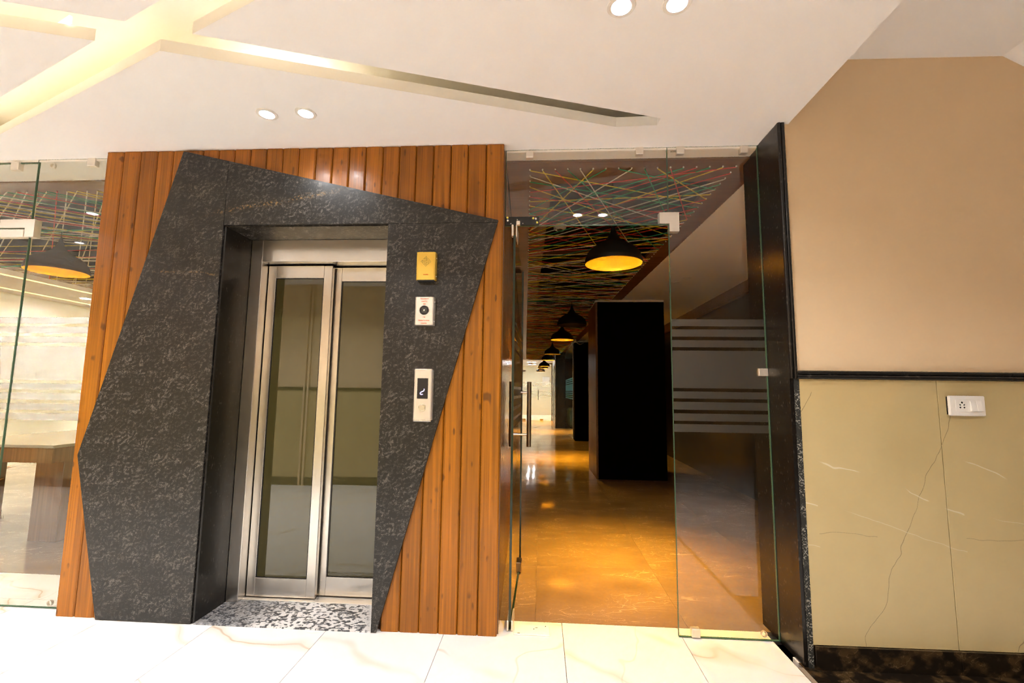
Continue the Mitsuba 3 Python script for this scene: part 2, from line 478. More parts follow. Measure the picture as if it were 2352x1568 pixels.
# lift opening removed from the planks behind the stone
for i, (a, b) in enumerate(zip(seams[:-1], seams[1:])):
    ztop = 2.595 + .004 * random.random()
    lo = .001
    if a < -1.80 < b:
        lo = 2.16
    if a > -1.86 and b < -.76:
        lo = 2.16
    m = bx(a + .0018, b - .0018, 0.0, .022, lo, ztop)
    # V grooves: chamfer the long front edges
    c = .006
    m = slab_like = trimesh.convex.convex_hull(np.array([(x, y, z) for z in (lo, ztop) for x, y in ((a + .0015, .022), (b - .0015, .022), (b - .0015, c), (b - .0015 - c, 0), (a + .0015 + c, 0), (a + .0015, c))]))
    obj('plank', m, 'wood', wl, uv=np.tile([[random.random(), .5]], (len(m.vertices), 1)))

# side of the lift box and the corridor's left wall: grooved dark wood
wc = obj('wall_corridor_left', prism([(-.245, .022), (-.215, .022), (-.215 + SL * 17.4, 17.4), (-.30 + SL * 17.4, 17.4)], 0, 2.9), 'wood_groove', kind='structure')
wy = np.r_[.0225, np.cumsum(np.full(64, .095)) + .0225]
for a, b in zip(wy[:-1], wy[1:]):
    xa, xb = -.2145 + SL * a, -.2145 + SL * b
    obj('plank', prism([(xa, a + .002), (xa + .009, a + .006), (xb + .009, b - .006), (xb, b - .002)], 0.0, 2.572), 'wood_dark', wc)
obj('plank', prism([(-.2145 + SL * 6.1, 6.11), (-.205 + SL * 6.1, 6.11), (-.205 + SL * 17.3, 17.3), (-.2145 + SL * 17.3, 17.3)], 0, 2.572), 'wood_dark', wc)

# granite surround
gs = thing('lift_surround', 'angular black granite surround framing the lift doors on the wood wall', 'stone surround')
outer = Polygon([(-2.080, 2.584), (-.237, 2.150), (-.821, .002), (-2.326, .002), (-2.527, .843)])
hole = sbox(-1.80, -1, -.848, 2.136)
L_ = outer.intersection(sbox(-3, -.1, -1.8005, 2.1)).union(outer.intersection(Polygon([(-3, 2.1), (-1.8005, 2.1), (-1.8005, 3), (-3, 3)])))
Tp = outer.intersection(sbox(-1.7995, 2.1365, 0, 3)).intersection(Polygon([(-1.8, 2.1365), (0, 2.1365), (0, 3), (-1.8, 3)]))
Rp = outer.intersection(sbox(-.848, -.1, 0, 2.1355))
for nm, pl in (('left', L_), ('top', Tp), ('right', Rp)):
    pl = max(getattr(pl, 'geoms', [pl]), key=lambda g: g.area)
    front = pl.buffer(-.0012, join_style=2)
    m = slab_y(pl, -.0188, 0)
    vb, vf = np.array(pl.exterior.coords)[:-1], None
    m2 = slab_y(front, -.020, -.0188)
    obj('granite_slab', cat_([m, m2]), 'granite', gs)
obj('reveal_slab', bx(-1.806, -1.789, .0, .225, 0, 2.130), 'granite_dark', gs, label='polished left reveal')
obj('reveal_slab', bx(-.848, -.83, .0, .34, 0, 2.130), 'granite_dark', gs)
obj('reveal_slab', bx(-1.789, -.848, .0, .225, 2.130, 2.146), 'granite', gs)
obj('edge_bead', bx(-1.800, -1.789, -.012, .004, .0, 2.136, .004), 'granite_dark', gs)
obj('threshold_slab', bx(-1.789, -.848, -.018, .262, -.01, .006, .002), 'granite_sill', gs, label='scuffed grey granite threshold slab')

# ------------------------------------------------------------------ lift door
ld = thing('lift_door', 'stainless steel two panel lift door with tall dark glass panes', 'lift door')
fy = .225
obj('jamb', bx(-1.789, -1.715, fy, .315, .006, 2.130, .003), 'steel', ld)
obj('header', bx(-1.715, -.848, fy, .262, 1.993, 2.130, .002), 'steel', ld)
obj('header_soffit', bx(-1.715, -.80, .262, .40, 1.993, 2.02), 'steel', ld)
def panel(x0, x1, y, wx0, wx1, wz0, wz1, z0=.014, z1=1.985):
    p = obj('door_panel', cat_([bx(x0, wx0, y, y + .03, z0, z1, .002), bx(wx1, x1, y, y + .03, z0, z1, .002), bx(wx0, wx1, y, y + .03, wz1, z1, .001), bx(wx0, wx1, y, y + .03, z0, wz0, .001)]), 'steel', ld)
    obj('glass', bx(wx0 - .003, wx1 + .003, y + .009, y + .02, wz0 - .003, wz1 + .003), 'lift_glass', p, label='dark olive glass pane')
    obj('gasket', cat_([bx(wx0, wx0 + .004, y + .003, y + .009, wz0, wz1), bx(wx1 - .004, wx1, y + .003, y + .009, wz0, wz1), bx(wx0, wx1, y + .003, y + .009, wz0, wz0 + .004), bx(wx0, wx1, y + .003, y + .009, wz1 - .004, wz1)]), 'black_plastic', p)


panel(-1.711, -1.298, .292, -1.661, -1.352, .118, 1.907)
panel(-1.315, -.79, .338, -1.256, -.84, .118, 1.897)
obj('sill', cat_([bx(-1.715, -.848, .262, .288, -.01, .009, .001), bx(-1.715, -.79, .293, .330, -.01, .006, .001), bx(-1.715, -.79, .335, .39, -.01, .004, .001)]), 'satin', ld)

# wall boxes on the granite
def screw_pair(parent, xs, zs_, y0, y1):
    obj('screws', cat_([trimesh.creation.icosphere(1, .0035).apply_translation([x, (y0 + y1) / 2, z]) for x in xs for z in zs_]), 'chrome', parent)


def hood(x0, x1, y0, y1, z0, z1):
    return slab_like_box(x0, x1, y0, y1, z0, z1)


def slab_like_box(x0, x1, y0, y1, z0, z1, r=.010):
    a = [(x0, y1), (x1, y1)]
    for cx, t0 in ((x1 - r, 0), (x0 + r, -math.pi / 2)):
        pass
    pts = [(x0, y1), (x0, y0 + r)]
    pts += [(x0 + r - r * math.cos(t), y0 + r - r * math.sin(t)) for t in np.linspace(.2, math.pi / 2, 5)]
    pts += [(x1 - r + r * math.sin(t), y0 + r - r * math.cos(t)) for t in np.linspace(0, math.pi / 2 - .2, 5)]
    pts += [(x1, y0 + r), (x1, y1)]
    return prism(pts, z0, z1)


def words(parent, text, cx, z, h, y, matn='red_print', bold=True, name='lettering'):
    m = meshkit.text_mesh(text, h, .0008, bold)
    w = m.bounds[1][0] + m.bounds[0][0]
    v = m.vertices.copy()
    m.vertices = np.c_[v[:, 0] - w / 2 + cx, y - v[:, 2], v[:, 1] + z]
    return obj(name, m, matn, parent)


al = thing('alarm_box', 'golden yellow alarm box with a diamond of speaker holes on black granite', 'alarm box')
obj('cover', slab_like_box(-.671, -.566, -.060, -.022, 1.808, 1.960), 'brass', al, smooth=25)
hl = []
for i in range(6):
    for j in range(6):
        u, v = (i - j) * .0052, (i + j - 5) * .0052
        hl.append(trimesh.creation.cylinder(radius=.0017, height=.0012, sections=10, transform=trimesh.transformations.rotation_matrix(math.pi / 2, [1, 0, 0])).apply_translation([-.6185 + u, -.0603, 1.908 + v]))
obj('speaker_holes', cat_(hl), 'black_plastic', al)
words(al, 'ALARM', -.6185, 1.8335, .0058, -.0601)
screw_pair(al, (-.672, -.565), (1.83, 1.93), -.045, -.035)
obj('base_plate', bx(-.664, -.573, -.056, -.020, 1.803, 1.808), 'black_plastic', al)
fs = thing('fire_switch_box', 'silver fire switch box with round break glass window below the yellow alarm', 'fire switch')
obj('cover', slab_like_box(-.670, -.568, -.060, -.022, 1.564, 1.714), 'satin', fs, smooth=25)
for tx, z in (("FIRE MAN'S", 1.7010), ('SWITCH', 1.6870), ('OFF', 1.6725), ('ON', 1.6020), ('BREAK TO GAIN', 1.5850), ('ACCESS', 1.5700)):
    words(fs, tx, -.619, z, .0056, -.0601)
wn = obj('window', trimesh.creation.cylinder(radius=.026, height=.001, sections=36, transform=trimesh.transformations.rotation_matrix(math.pi / 2, [1, 0, 0])).apply_translation([-.619, -.0604, 1.6425]), 'black_plastic', fs, label='dark round window')
obj('toggle', bx(-.633, -.605, -.0618, -.0605, 1.6285, 1.6565, .0006), 'dark_grey', wn)
obj('toggle_tip', bx(-.622, -.616, -.064, -.0615, 1.638, 1.647, .001), 'satin', wn)
obj('window_rim', ring(-.619, 1.6425, .0255, .0275, -.0612, -.0598), 'chrome', fs)
screw_pair(fs, (-.671, -.567), (1.585, 1.69), -.045, -.035)
cp = thing('lift_call_panel', 'tall silver lift call panel with blue floor display and round button', 'call panel')
obj('body', slab_like_box(-.664, -.565, -.052, -.020, 1.066, 1.325, .012), 'satin', cp, smooth=25)
obj('end_cap', bx(-.662, -.567, -.050, -.021, 1.325, 1.333, .003), 'chrome', cp)
obj('end_cap', bx(-.662, -.567, -.050, -.021, 1.058, 1.066, .003), 'chrome', cp)
sc = obj('display', bx(-.644, -.587, -.0528, -.050, 1.176, 1.283), 'black_plastic', cp, label='dark display window')
seg = [(-.607, 1.226), (-.6075, 1.2195), (-.6115, 1.2155), (-.6215, 1.2115), (-.6265, 1.207), (-.6265, 1.2005), (-.6235, 1.1985), (-.6145, 1.199)]
obj('digit', tube([(x, -.0532, z) for x, z in seg], .0024, 8), 'white_plastic', sc, label='glowing blue white digit', emitter=emit((.30, .24, 1.0), 1.9, .05))
obj('button', lathe([(0, 0), (.016, 0), (.016, .004), (.0145, .006), (0, .0063)], n=32).apply_transform(trimesh.transformations.rotation_matrix(math.pi / 2, [1, 0, 0])).apply_translation([-.6155, -.052, 1.130]), 'chrome', cp, smooth=30)
obj('button_ring', ring(-.6155, 1.130, .0165, .0205, -.0565, -.051), 'chrome', cp, smooth=30)

# ------------------------------------------------------------------ right jamb and beige wall
jb = thing('granite_jamb', 'polished black granite door jamb between the glass and the beige wall', 'door jamb')
obj('face_slab', bx(XJ, XJ + .018, -.135, .255, 0, H), 'granite_dark', jb)
obj('end_slab', bx(XJ + .018, XJ + .04, -.142, .0, 0, 1.30), 'granite_rough', jb, label='rough cut lower edge')
def bead(z0, z1):
    p = []
    for cx in (XJ + .008, XJ + .026):
        p.append(cyl((cx, -.140, z0), (cx, -.140, z1), .0095, 14))
    return cat_(p + [bx(XJ, XJ + .036, -.140, -.12, z0, z1)])


obj('moulding', bead(1.30, H), 'granite_dark', jb, smooth=30)
WR = -.0138
def onwall(m):
    m = m.copy()
    m.apply_transform(trimesh.transformations.rotation_matrix(-WR, [0, 0, 1], (1.1942, -.142, 0)))
    return m


wr = obj('wall_right', onwall(bx(1.225, 5.2, -.130, -.05, 1.30, 3.10)), 'beige_paint', kind='structure')
obj('backing', onwall(bx(1.225, 5.2, -.125, -.05, 0, 1.30)), 'grout', wr)
for a, b in ((1.234, 1.8685), (1.8715, 2.526), (2.529, 3.18), (3.183, 3.84)):
    obj('dado_tile', onwall(bx(a, b, -.140, -.124, .0985, 1.298, .0012)), 'olive_tile', wr)
tr = obj('trim_dado', onwall(cat_([cyl((1.222, -.147, 1.3285), (2.2, -.147, 1.3285), .0098, 14), cyl((1.222, -.150, 1.3085), (2.2, -.150, 1.3085), .0112, 14), bx(1.222, 2.2, -.147, -.12, 1.297, 1.338)])), 'granite_dark', kind='structure', smooth=30)
obj('length', onwall(cat_([cyl((2.202, -.147, 1.3285), (5.2, -.147, 1.3285), .0098, 14), cyl((2.202, -.150, 1.3085), (5.2, -.150, 1.3085), .0112, 14), bx(2.202, 5.2, -.147, -.12, 1.297, 1.338)])), 'granite_dark', tr, smooth=30)
bb = obj('baseboard_right', onwall(bx(1.242, 1.8665, -.152, -.12, 0, .0975, .001)), 'marble_dark', kind='structure')
obj('length', onwall(bx(1.8685, 3.2, -.152, -.12, 0, .0975, .001)), 'marble_dark', bb)
sk = thing('power_socket', 'white power socket plate with two switches on the olive tile wall', 'power socket')
obj('back_box', onwall(bx(1.905, 2.055, -.152, -.138, 1.139, 1.222)), 'black_plastic', sk)
obj('plate', onwall(bx(1.900, 2.061, -.164, -.150, 1.134, 1.227, .004)), 'white_plastic', sk)
obj('insert', onwall(bx(1.926, 2.042, -.166, -.163, 1.152, 1.210, .001)), 'white_plastic', sk)
hs = []
for dx, dz, r in ((0, .017, .0042), (-.009, .006, .0032), (.009, .006, .0032), (-.009, -.006, .0036), (.009, -.006, .0036)):
    hs.append(onwall(trimesh.creation.cylinder(radius=r, height=.001, sections=14, transform=trimesh.transformations.rotation_matrix(math.pi / 2, [1, 0, 0])).apply_translation([1.954 + dx, -.1664, 1.179 + dz])))
obj('pin_holes', cat_(hs), 'black_plastic', sk)
for a in (1.987, 2.0135):
    m = bx(a, a + .0255, -.174, -.165, 1.156, 1.206, .002)
    v = m.vertices
    v[:, 1] += np.where(v[:, 1] < -.17, .004 * (v[:, 2] - 1.181) / .025, 0)
    obj('switch', onwall(m), 'white_plastic', sk)

# ------------------------------------------------------------------ glass fronts
STRIPES = [(1.583, 1.621), (1.526, 1.566), (1.469, 1.507), (1.250, 1.451), (1.195, 1.232), (1.136, 1.177), (1.077, 1.1165), (1.0195, 1.0605)]


def glass(parent, x0, x1, z0, z1, stripes=True, y=GY, edges='lrtb', t=.006):
    v = np.array([(x0, y, z0), (x1, y, z0), (x1, y, z1), (x0, y, z1)])
    obj('pane', trimesh.Trimesh(v, [(0, 1, 2), (0, 2, 3)]), 'pane_clear', parent)
    e = []
    w = .003
    if 'l' in edges: e.append(bx(x0 - w / 2, x0 + w / 2, y - t, y + t, z0, z1))
    if 'r' in edges: e.append(bx(x1 - w / 2, x1 + w / 2, y - t, y + t, z0, z1))
    if 't' in edges: e.append(bx(x0, x1, y - t, y + t, z1 - w / 2, z1 + w / 2))
    if 'b' in edges: e.append(bx(x0, x1, y - t, y + t, z0 - w / 2, z0 + w / 2))
    obj('edge', cat_(e), 'glass_edge', parent, label='green polished glass edge')
    if stripes:
        for a, b in STRIPES:
            obj('frosted_stripe', bx(x0 + .004, x1 - .004, y + .0015, y + .0025, a, b), 'frost', parent)


def clip(parent, x, z, s=.021):
    obj('clip', bx(x - s, x + s, GY - .016, GY + .016, z - s, z + s, .002), 'satin', parent)


g1 = thing('fixed_glass', 'fixed clear glass panel with frosted stripes between the doorway and the granite jamb', 'glass panel')
glass(g1, .703, XJ - .002, .004, H)
for x, z in ((.775, 2.578), (1.123, 2.575), (.786, .027)):
    clip(g1, x, z)
obj('clip', bx(XJ - .047, XJ, GY - .012, GY + .012, 1.318, 1.358, .002), 'satin', g1)
obj('hole_ring', ring(1.122, .033, .0125, .0145, GY - .007, GY + .007), 'satin', g1)
words(g1, 'GOXM', .742, 2.573, .010, GY - .001, 'black_plastic', True, 'etched_mark')
g2 = thing('glass_transom', 'clear glass transom above the open corridor doorway', 'glass panel')
glass(g2, -.205, .702, 2.151, H, False)
for x, z in ((-.070, 2.571), (.550, 2.580)):
    clip(g2, x, z)
g3 = thing('fixed_glass', 'fixed glass panel with frosted stripes left of the wood lift wall', 'glass panel')
glass(g3, -3.092, -2.578, .004, H)
for x, z in ((-2.739, 2.577), ):
    clip(g3, x, z, .026)
for x, z in ((-2.999, 2.562), (-2.693, .028)):
    obj('hole_ring', ring(x, z, .0125, .0155, GY - .007, GY + .007), 'satin', g3)
g4 = thing('glass_transom', 'clear glass transom at the left edge above the left glass door', 'glass panel')
glass(g4, -4.0, -3.097, 2.163, H - .02, False, edges='ltb')
clip(g4, -3.238, 2.561, .026)
g5 = thing('glass_door', 'closed glass door with frosted stripes at the left edge of the photo', 'glass door')
glass(g5, -4.0, -3.100, .012, 2.158, edges='ltb')
obj('bottom_patch', bx(-3.50, -3.335, GY - .016, GY + .016, .008, .06, .003), 'satin', g5)
g6 = thing('fixed_glass', 'fixed glass panel beyond the left glass door, outside the frame', 'glass panel')
glass(g6, -7.0, -4.004, .004, H)
# patch fittings
pf = thing('patch_fitting', 'L shaped satin metal patch fitting at the top corner of the corridor doorway', 'glass clamp')
obj('cover', slab_y([(.650, 2.152), (.650, 2.215), (.756, 2.215), (.756, 2.106), (.703, 2.106), (.703, 2.152)], GY - .020, GY + .020), 'satin', pf)
pf2 = thing('patch_fitting', 'satin metal corner patch fitting above the left glass door, two interlocking pieces', 'glass clamp')
obj('cover', slab_y([(-3.275, 2.163), (-3.275, 2.216), (-3.050, 2.216), (-3.050, 2.106), (-3.110, 2.106), (-3.110, 2.163)], GY - .020, GY + .020), 'satin', pf2)
obj('door_clamp', bx(-3.283, -3.116, GY - .020, GY + .020, 2.106, 2.155, .002), 'satin', pf2)
pv = thing('pivot_housing', 'black pivot housing with yellow and silver screws at the top of the open glass door', 'door pivot')
obj('body', bx(-.205, -.015, GY - .020, GY + .016, 2.151, 2.199, .002), 'black_metal', pv)
def studs(pts, m):
    obj('screw', cat_([trimesh.creation.cylinder(radius=r, height=.003, sections=14, transform=trimesh.transformations.rotation_matrix(math.pi / 2, [1, 0, 0])).apply_translation([x, GY - .021, z]) for x, z, r in pts]), m, pv)
studs([(-.192, 2.193, .006), (-.047, 2.188, .006), (-.025, 2.163, .006)], 'screw_yellow')
studs([(-.190, 2.176, .006), (-.033, 2.185, .006), (-.172, 2.158, .003), (-.105, 2.158, .003), (-.136, 2.180, .003)], 'chrome')
obj('pivot_block', bx(-.142, -.120, GY - .03, GY + .01, 2.150, 2.172, .002), 'satin', pv)

# the open leaf
LA = -.012   # almost square to the front
def onleaf(m):
    return turn(m, LA, (-.150, .055, 0))


dl = thing('glass_door', 'open glass door swung into the corridor with dark tubular pull handles', 'glass door')
lx, ly0, ly1 = -.150, .055, .985
v = np.array([(lx, ly0, .012), (lx, ly1, .012), (lx, ly1, 2.125), (lx, ly0, 2.125)])
obj('pane', onleaf(trimesh.Trimesh(v, [(0, 1, 2), (0, 2, 3)])), 'pane_clear', dl)
obj('edge', onleaf(cat_([bx(lx - .006, lx + .006, ly0 - .002, ly0 + .002, .05, 2.09), bx(lx - .006, lx + .006, ly1 - .002, ly1 + .002, .012, 2.125), bx(lx - .006, lx + .006, ly0, ly1, .010, .014)])), 'glass_edge_dark', dl, label='dark green glass edge')
for a, b in STRIPES:
    obj('frosted_stripe', onleaf(bx(lx + .0015, lx + .0025, ly0 + .02, ly1 - .004, a, b)), 'frost', dl)
hy = .80
for s in (1, -1):
    h = obj('handle', onleaf(cyl((lx + s * .062, hy, .842), (lx + s * .062, hy, 1.288), .0155, 20)), 'handle_metal', dl, smooth=30)
    obj('standoff', onleaf(cat_([cyl((lx, hy, z), (lx + s * .05, hy, z), .008, 14) for z in (.925, 1.215)])), 'chrome', h, smooth=30)
obj('top_patch', onleaf(cat_([bx(lx - .018, lx - .006, .05, .085, 2.085, 2.150, .002), bx(lx + .006, lx + .014, .055, .20, 2.08, 2.150, .002)])), 'satin', dl)
obj('bottom_patch', onleaf(cat_([bx(lx - .016, lx - .0065, .05, .19, .006, .055, .002), bx(lx + .0065, lx + .016, .05, .19, .006, .055, .002)])), 'satin', dl)
lk = obj('corner_lock', onleaf(cat_([bx(lx - .018, lx + .018, .80, .90, .012, .075, .004)])), 'handle_metal', dl, label='bottom lock patch')
fsp = thing('floor_spring_cover', 'chipped white cover plate of the floor spring beside the open glass door', 'cover plate')
obj('plate', bx(-.128, .054, .024, .117, .0, .007, .002), 'white_plastic', fsp)
obj('chips', cat_([bx(.030, .036, .105, .112, .0068, .0075), bx(-.02, -.008, .09, .094, .0068, .0074), bx(-.03, -.024, .075, .081, .0068, .0074), bx(-.11, -.098, .03, .034, .0068, .0074)]), 'granite_dark', fsp)

# ------------------------------------------------------------------ corridor
fc = obj('floor_corridor', bx(-1.0, 5.0, .171, 17.4, -.06, -.012), 'grout', kind='structure')
for i in range(-1, 7):
    for j in range(0, 22):
        x0, y0 = -.02 + .8 * i, .17 + .8 * j
        x1, y1 = x0 + .8, min(y0 + .8, 17.4)
        if i == -1:
            x0 = -.82
        if y1 - y0 < .05 or (i >= 2 and j > 12):
            continue
        obj('tile', bx(x0 + .0006, x1 - .0006, y0 + .0006, y1 - .0006, -.02, 0), 'marble_brown', fc)
# ceiling: white strip behind the glass, then the frame, recess above
cc = obj('ceiling_corridor', prism([(-.9, .10), (3.2, .10), (3.2, .20), (-.9, .20)], 2.98, 3.02), 'dark_paint', kind='structure')
obj('front_strip', bx(-.215, XJ, .075, .17, ZC + .012, ZC + .06), 'white_paint', cc)
obj('recess_top', bx(-1.2, 1.6, .10, 17.4, 2.90, 2.93), 'dark_paint', cc)
cw = obj('ceiling_side', prism([(1.315, .17), (5.0, .17), (5.0, 10.5), (1.315 + SL * 10.4, 10.5)], ZC, ZC + .05), 'white_paint', kind='structure')
fxr = lambda x, y: x + SL * (y - .3)
sc1 = thing('string_canopy', 'brown framed ceiling panel strung with crossing coloured strings over the corridor', 'string art')
YE = 17.2
obj('frame_board', prism([(-.212, .17), (1.315, .17), (1.300, .46), (-.216, .46)], ZC, ZC + .03), 'wood_frame', sc1)
obj('frame_board', prism([(-.216, .4605), (fxr(.075, .46), .4605), (fxr(.04, YE), YE), (fxr(-.212, YE), YE)], ZC, ZC + .03), 'wood_frame', sc1)
obj('frame_board', prism([(1.105, .4605), (1.309, .4605), (fxr(1.315, YE), YE), (fxr(1.10, YE), YE)], ZC, ZC + .03), 'wood_frame', sc1)
obj('recess_side', cat_([prism([(.072, .46), (.078, .46), (fxr(.043, YE), YE), (fxr(.037, YE), YE)], ZC + .03, 2.90), prism([(1.103, .46), (1.109, .46), (fxr(1.106, YE), YE), (fxr(1.10, YE), YE)], ZC + .03, 2.90), bx(.0, 1.3, .452, .458, ZC + .03, 2.90)]), 'dark_paint', sc1)
for i in range(14):
    a = 1.6 + i * 1.15
    obj('batten', bx(fxr(.07, a), fxr(1.10, a), a, a + .05, 2.80, 2.85), 'wood_frame', sc1)

UNIT = mikit.ply(trimesh.Trimesh(*(lambda n: (np.r_[[(math.cos(2 * math.pi * i / n), math.sin(2 * math.pi * i / n), 0) for i in range(n)], [(math.cos(2 * math.pi * i / n), math.sin(2 * math.pi * i / n), 1) for i in range(n)]],
         [f for i in range(n) for f in ((i, (i + 1) % n, n + (i + 1) % n), (i, n + (i + 1) % n, n + i))]))(5)), 'string_white')


def seg_matrix(p, q, r):
    p, q = np.array(p, float), np.array(q, float)
    d = q - p
    L = np.linalg.norm(d)
    z = d / L
    x = np.cross(z, [0, 0, 1.]) if abs(z[2]) < .9 else np.cross(z, [1., 0, 0])
    x /= np.linalg.norm(x)
    y = np.cross(z, x)
    M = np.eye(4)
    M[:3, 0], M[:3, 1], M[:3, 2], M[:3, 3] = x * r, y * r, d, p
    return M


def tube_mesh(p, q, r, n=4):
    M = seg_matrix(p, q, r)
    v = np.array([(math.cos(2 * math.pi * i / n), math.sin(2 * math.pi * i / n), z, 1) for z in (0, 1) for i in range(n)]) @ M.T
    f = [t for i in range(n) for t in ((i, (i + 1) % n, n + (i + 1) % n), (i, n + (i + 1) % n, n + i))]
    return trimesh.Trimesh(v[:, :3], f, process=False)


def strings(parent, items, limit=300):
    """items: (p, q, colour, r), nearest first; past the limit the rest is one part per colour."""
    rest = {}
    for i, (p, q, c, r) in enumerate(items):
        if i < limit:
            k = numbered(parent + '__string')
            scene[k] = {**UNIT, 'bsdf': {'type': 'ref', 'id': 'string_' + c}, 'to_world': TF(seg_matrix(p, q, r).tolist())}
        else:
            rest.setdefault(c, []).append(tube_mesh(p, q, r))
    if rest:
        for c, ms in rest.items():
            obj('far_strings', cat_(ms), 'string_' + c, parent, kind='stuff')


ZS = ZC - .012
SP = .0767
Fp = lambda i: np.array([-.073 + SP * i, .25, ZS])
Lp = lambda i: np.array([fxr(-.073, .25 + SP * i), .25 + SP * i, ZS])
Rp_ = lambda i: np.array([fxr(1.154, .25 + SP * i), .25 + SP * i, ZS])
near = [(Lp(0), Rp_(7), 'yellow'), (Lp(1), Rp_(13), 'white'), (Lp(2), Rp_(8), 'green'), (Lp(3), Rp_(16), 'yellow'), (Lp(4), Fp(16), 'red'), (Lp(5), Rp_(10), 'red'), (Lp(6), Rp_(5), 'yellow'),
        (Lp(7), Rp_(14), 'yellow'), (Lp(8), Fp(6), 'green'), (Lp(9), Rp_(19), 'green'), (Lp(9), Fp(12), 'green'), (Lp(10), Fp(13), 'red'), (Lp(11), Rp_(17), 'red'), (Lp(12), Fp(14), 'green'),
        (Lp(13), Rp_(1), 'red'), (Lp(14), Fp(5), 'yellow'), (Lp(14), Fp(8), 'white'), (Lp(15), Fp(15), 'yellow'), (Lp(16), Rp_(2), 'white'), (Lp(17), Rp_(3), 'green'), (Lp(18), Rp_(4), 'white'), (Lp(19), Rp_(6), 'red'),
        (Fp(1), np.array([.62, 2.05, ZS]), 'yellow'), (Fp(2), Rp_(26), 'red'), (Fp(3), Rp_(21), 'green'), (Fp(4), Rp_(28), 'white'), (Fp(7), Rp_(4), 'green'), (Fp(9), Rp_(15), 'green'), (Fp(10), Rp_(6), 'yellow'), (Fp(11), Rp_(11), 'red'),
        (Lp(20), Rp_(8), 'red'), (Lp(21), Rp_(9), 'green'), (Lp(22), Rp_(11), 'yellow'), (Lp(23), Rp_(12), 'red')]
items = [(p, q, c, .0036) for p, q, c in near]
cols = ['yellow', 'green', 'red', 'white', 'cream', 'red', 'yellow', 'white']
far = []
for i in range(14, 215):
    for r_ in range(2 if i > 24 else 1):
        j = i + int(RNG.integers(-13, 14))
        if j < 12 or j > 218:
            continue
        dz = RNG.uniform(-.004, .004)
        far.append((Lp(i) + [0, 0, dz], Rp_(j) + [0, 0, dz], cols[int(RNG.integers(0, 8))], .0038))
far.sort(key=lambda t: t[0][1] + t[1][1])
strings(sc1, items + far)
pins = [trimesh.creation.icosphere(0, .0065).apply_translation(Fp(i) + [0, 0, .006]) for i in range(17)] + [trimesh.creation.icosphere(0, .006).apply_translation(f(i) + [0, 0, .006]) for i in range(60) for f in (Lp, Rp_)]
obj('pins', cat_(pins), 'satin', sc1, kind='stuff')

# pendants
LX = lambda y: .5805 - .0288 * y
PY = [1.034, 4.328, 6.2545, 9.632, 11.94, 15.47, 16.9]
PL = ['nearest black dome pendant with glowing gold inside hanging over the corridor doorway', 'second black pendant from the doorway in the corridor, its inside dim',
      'third black pendant from the doorway, lit gold, in the corridor row', 'fourth black pendant from the doorway in the corridor row', 'fifth black pendant from the doorway in the corridor row',
      'sixth black pendant from the doorway, small above the bright far glass', 'seventh black pendant from the doorway, just before the end glass']
ON = [1, 0, 1, .12, 1, .7, .7]
PROF = [(.217, 0), (.2165, .022), (.208, .052), (.195, .082), (.168, .113), (.124, .143), (.070, .174), (.044, .205), (.027, .236), (.018, .266), (.010, .296), (.0045, .315)]


def dense(prof, k=4):
    from scipy.interpolate import PchipInterpolator
    p = np.array(prof)
    t = np.arange(len(p))
    tt = np.linspace(0, len(p) - 1, (len(p) - 1) * k + 1)
    return np.c_[PchipInterpolator(t, p[:, 0])(tt), PchipInterpolator(t, p[:, 1])(tt)]


OUT = dense(PROF)
INN = np.c_[np.maximum(OUT[:, 0] - .004, .002), np.maximum(OUT[:, 1] - .002, 0.0005)][OUT[:, 0] > .02]
BULB_Z = .175


def pendant(x, y, z, label, on, top=2.895, beam=True):
    t = thing('pendant_lamp', label, 'pendant lamp')
    obj('shade', lathe(OUT, (x, y, z), 48), 'lamp_black', t, smooth=40)
    obj('shade_lining', lathe(INN[::-1], (x, y, z), 48), 'gold_inner', t, label='gold lining', smooth=40)
    obj('rim', lathe([(.2135, 0), (.2175, 0), (.2175, .004), (.2135, .004), (.2135, 0)], (x, y, z - .002), 48), 'gold_inner', t, smooth=30)
    obj('cord', cyl((x, y, z + .31), (x, y, top), .0028, 8), 'black_metal', t)
    obj('canopy_cap', cyl((x, y, top - .03), (x, y, top), .05, 24), 'black_metal', t)
    b = trimesh.creation.icosphere(2, .030).apply_translation([x, y, z + BULB_Z])
    if on and beam:
        scene[t + '__beam'] = {'type': 'spot', 'to_world': TF().look_at(origin=[x, y, z + BULB_Z - .035], target=[x, y, 0], up=[0, 1, 0]), 'cutoff_angle': 31., 'beam_width': 3.,
                               'intensity': rgb(*(np.array((1., .45, .025)) * 105 * on * E_BULB * LS)), 'sampling_weight': 2.0}
    if on:
        obj('bulb', b, 'white_plastic', t, label='glowing bulb', smooth=True, emitter=emit((1., .52, .05), 4200 * on * E_BULB, 2))
    else:
        obj('bulb', b, 'white_plastic', t, smooth=True)


for y, lab, on in zip(PY, PL, ON):
    pendant(LX(y), y, 2.1996, lab, on)
pendant(LX(20.2), 20.2, 2.2, 'tiny black pendant beyond the end glass, lowest of the corridor row in the photo', .5, ZC, False)
PENDX, PENDY = -4.20, 1.22
pendant(PENDX, PENDY, 2.20, 'black dome pendant with glowing gold inside behind the left glass', .5, beam=False)

sd = thing('smoke_detector', 'cream ceiling device above the strings just inside the corridor doorway', 'smoke detector')
obj('body', lathe([(0, 0), (.05, 0), (.062, .012), (.066, .03), (.066, .045), (0, .045)], (.185, 2.10, 2.855), 28), 'white_plastic', sd, smooth=30)
obj('grille', lathe([(0, 0), (.028, 0), (.030, .006), (0, .006)], (.185, 2.10, 2.849), 24), 'black_plastic', sd)

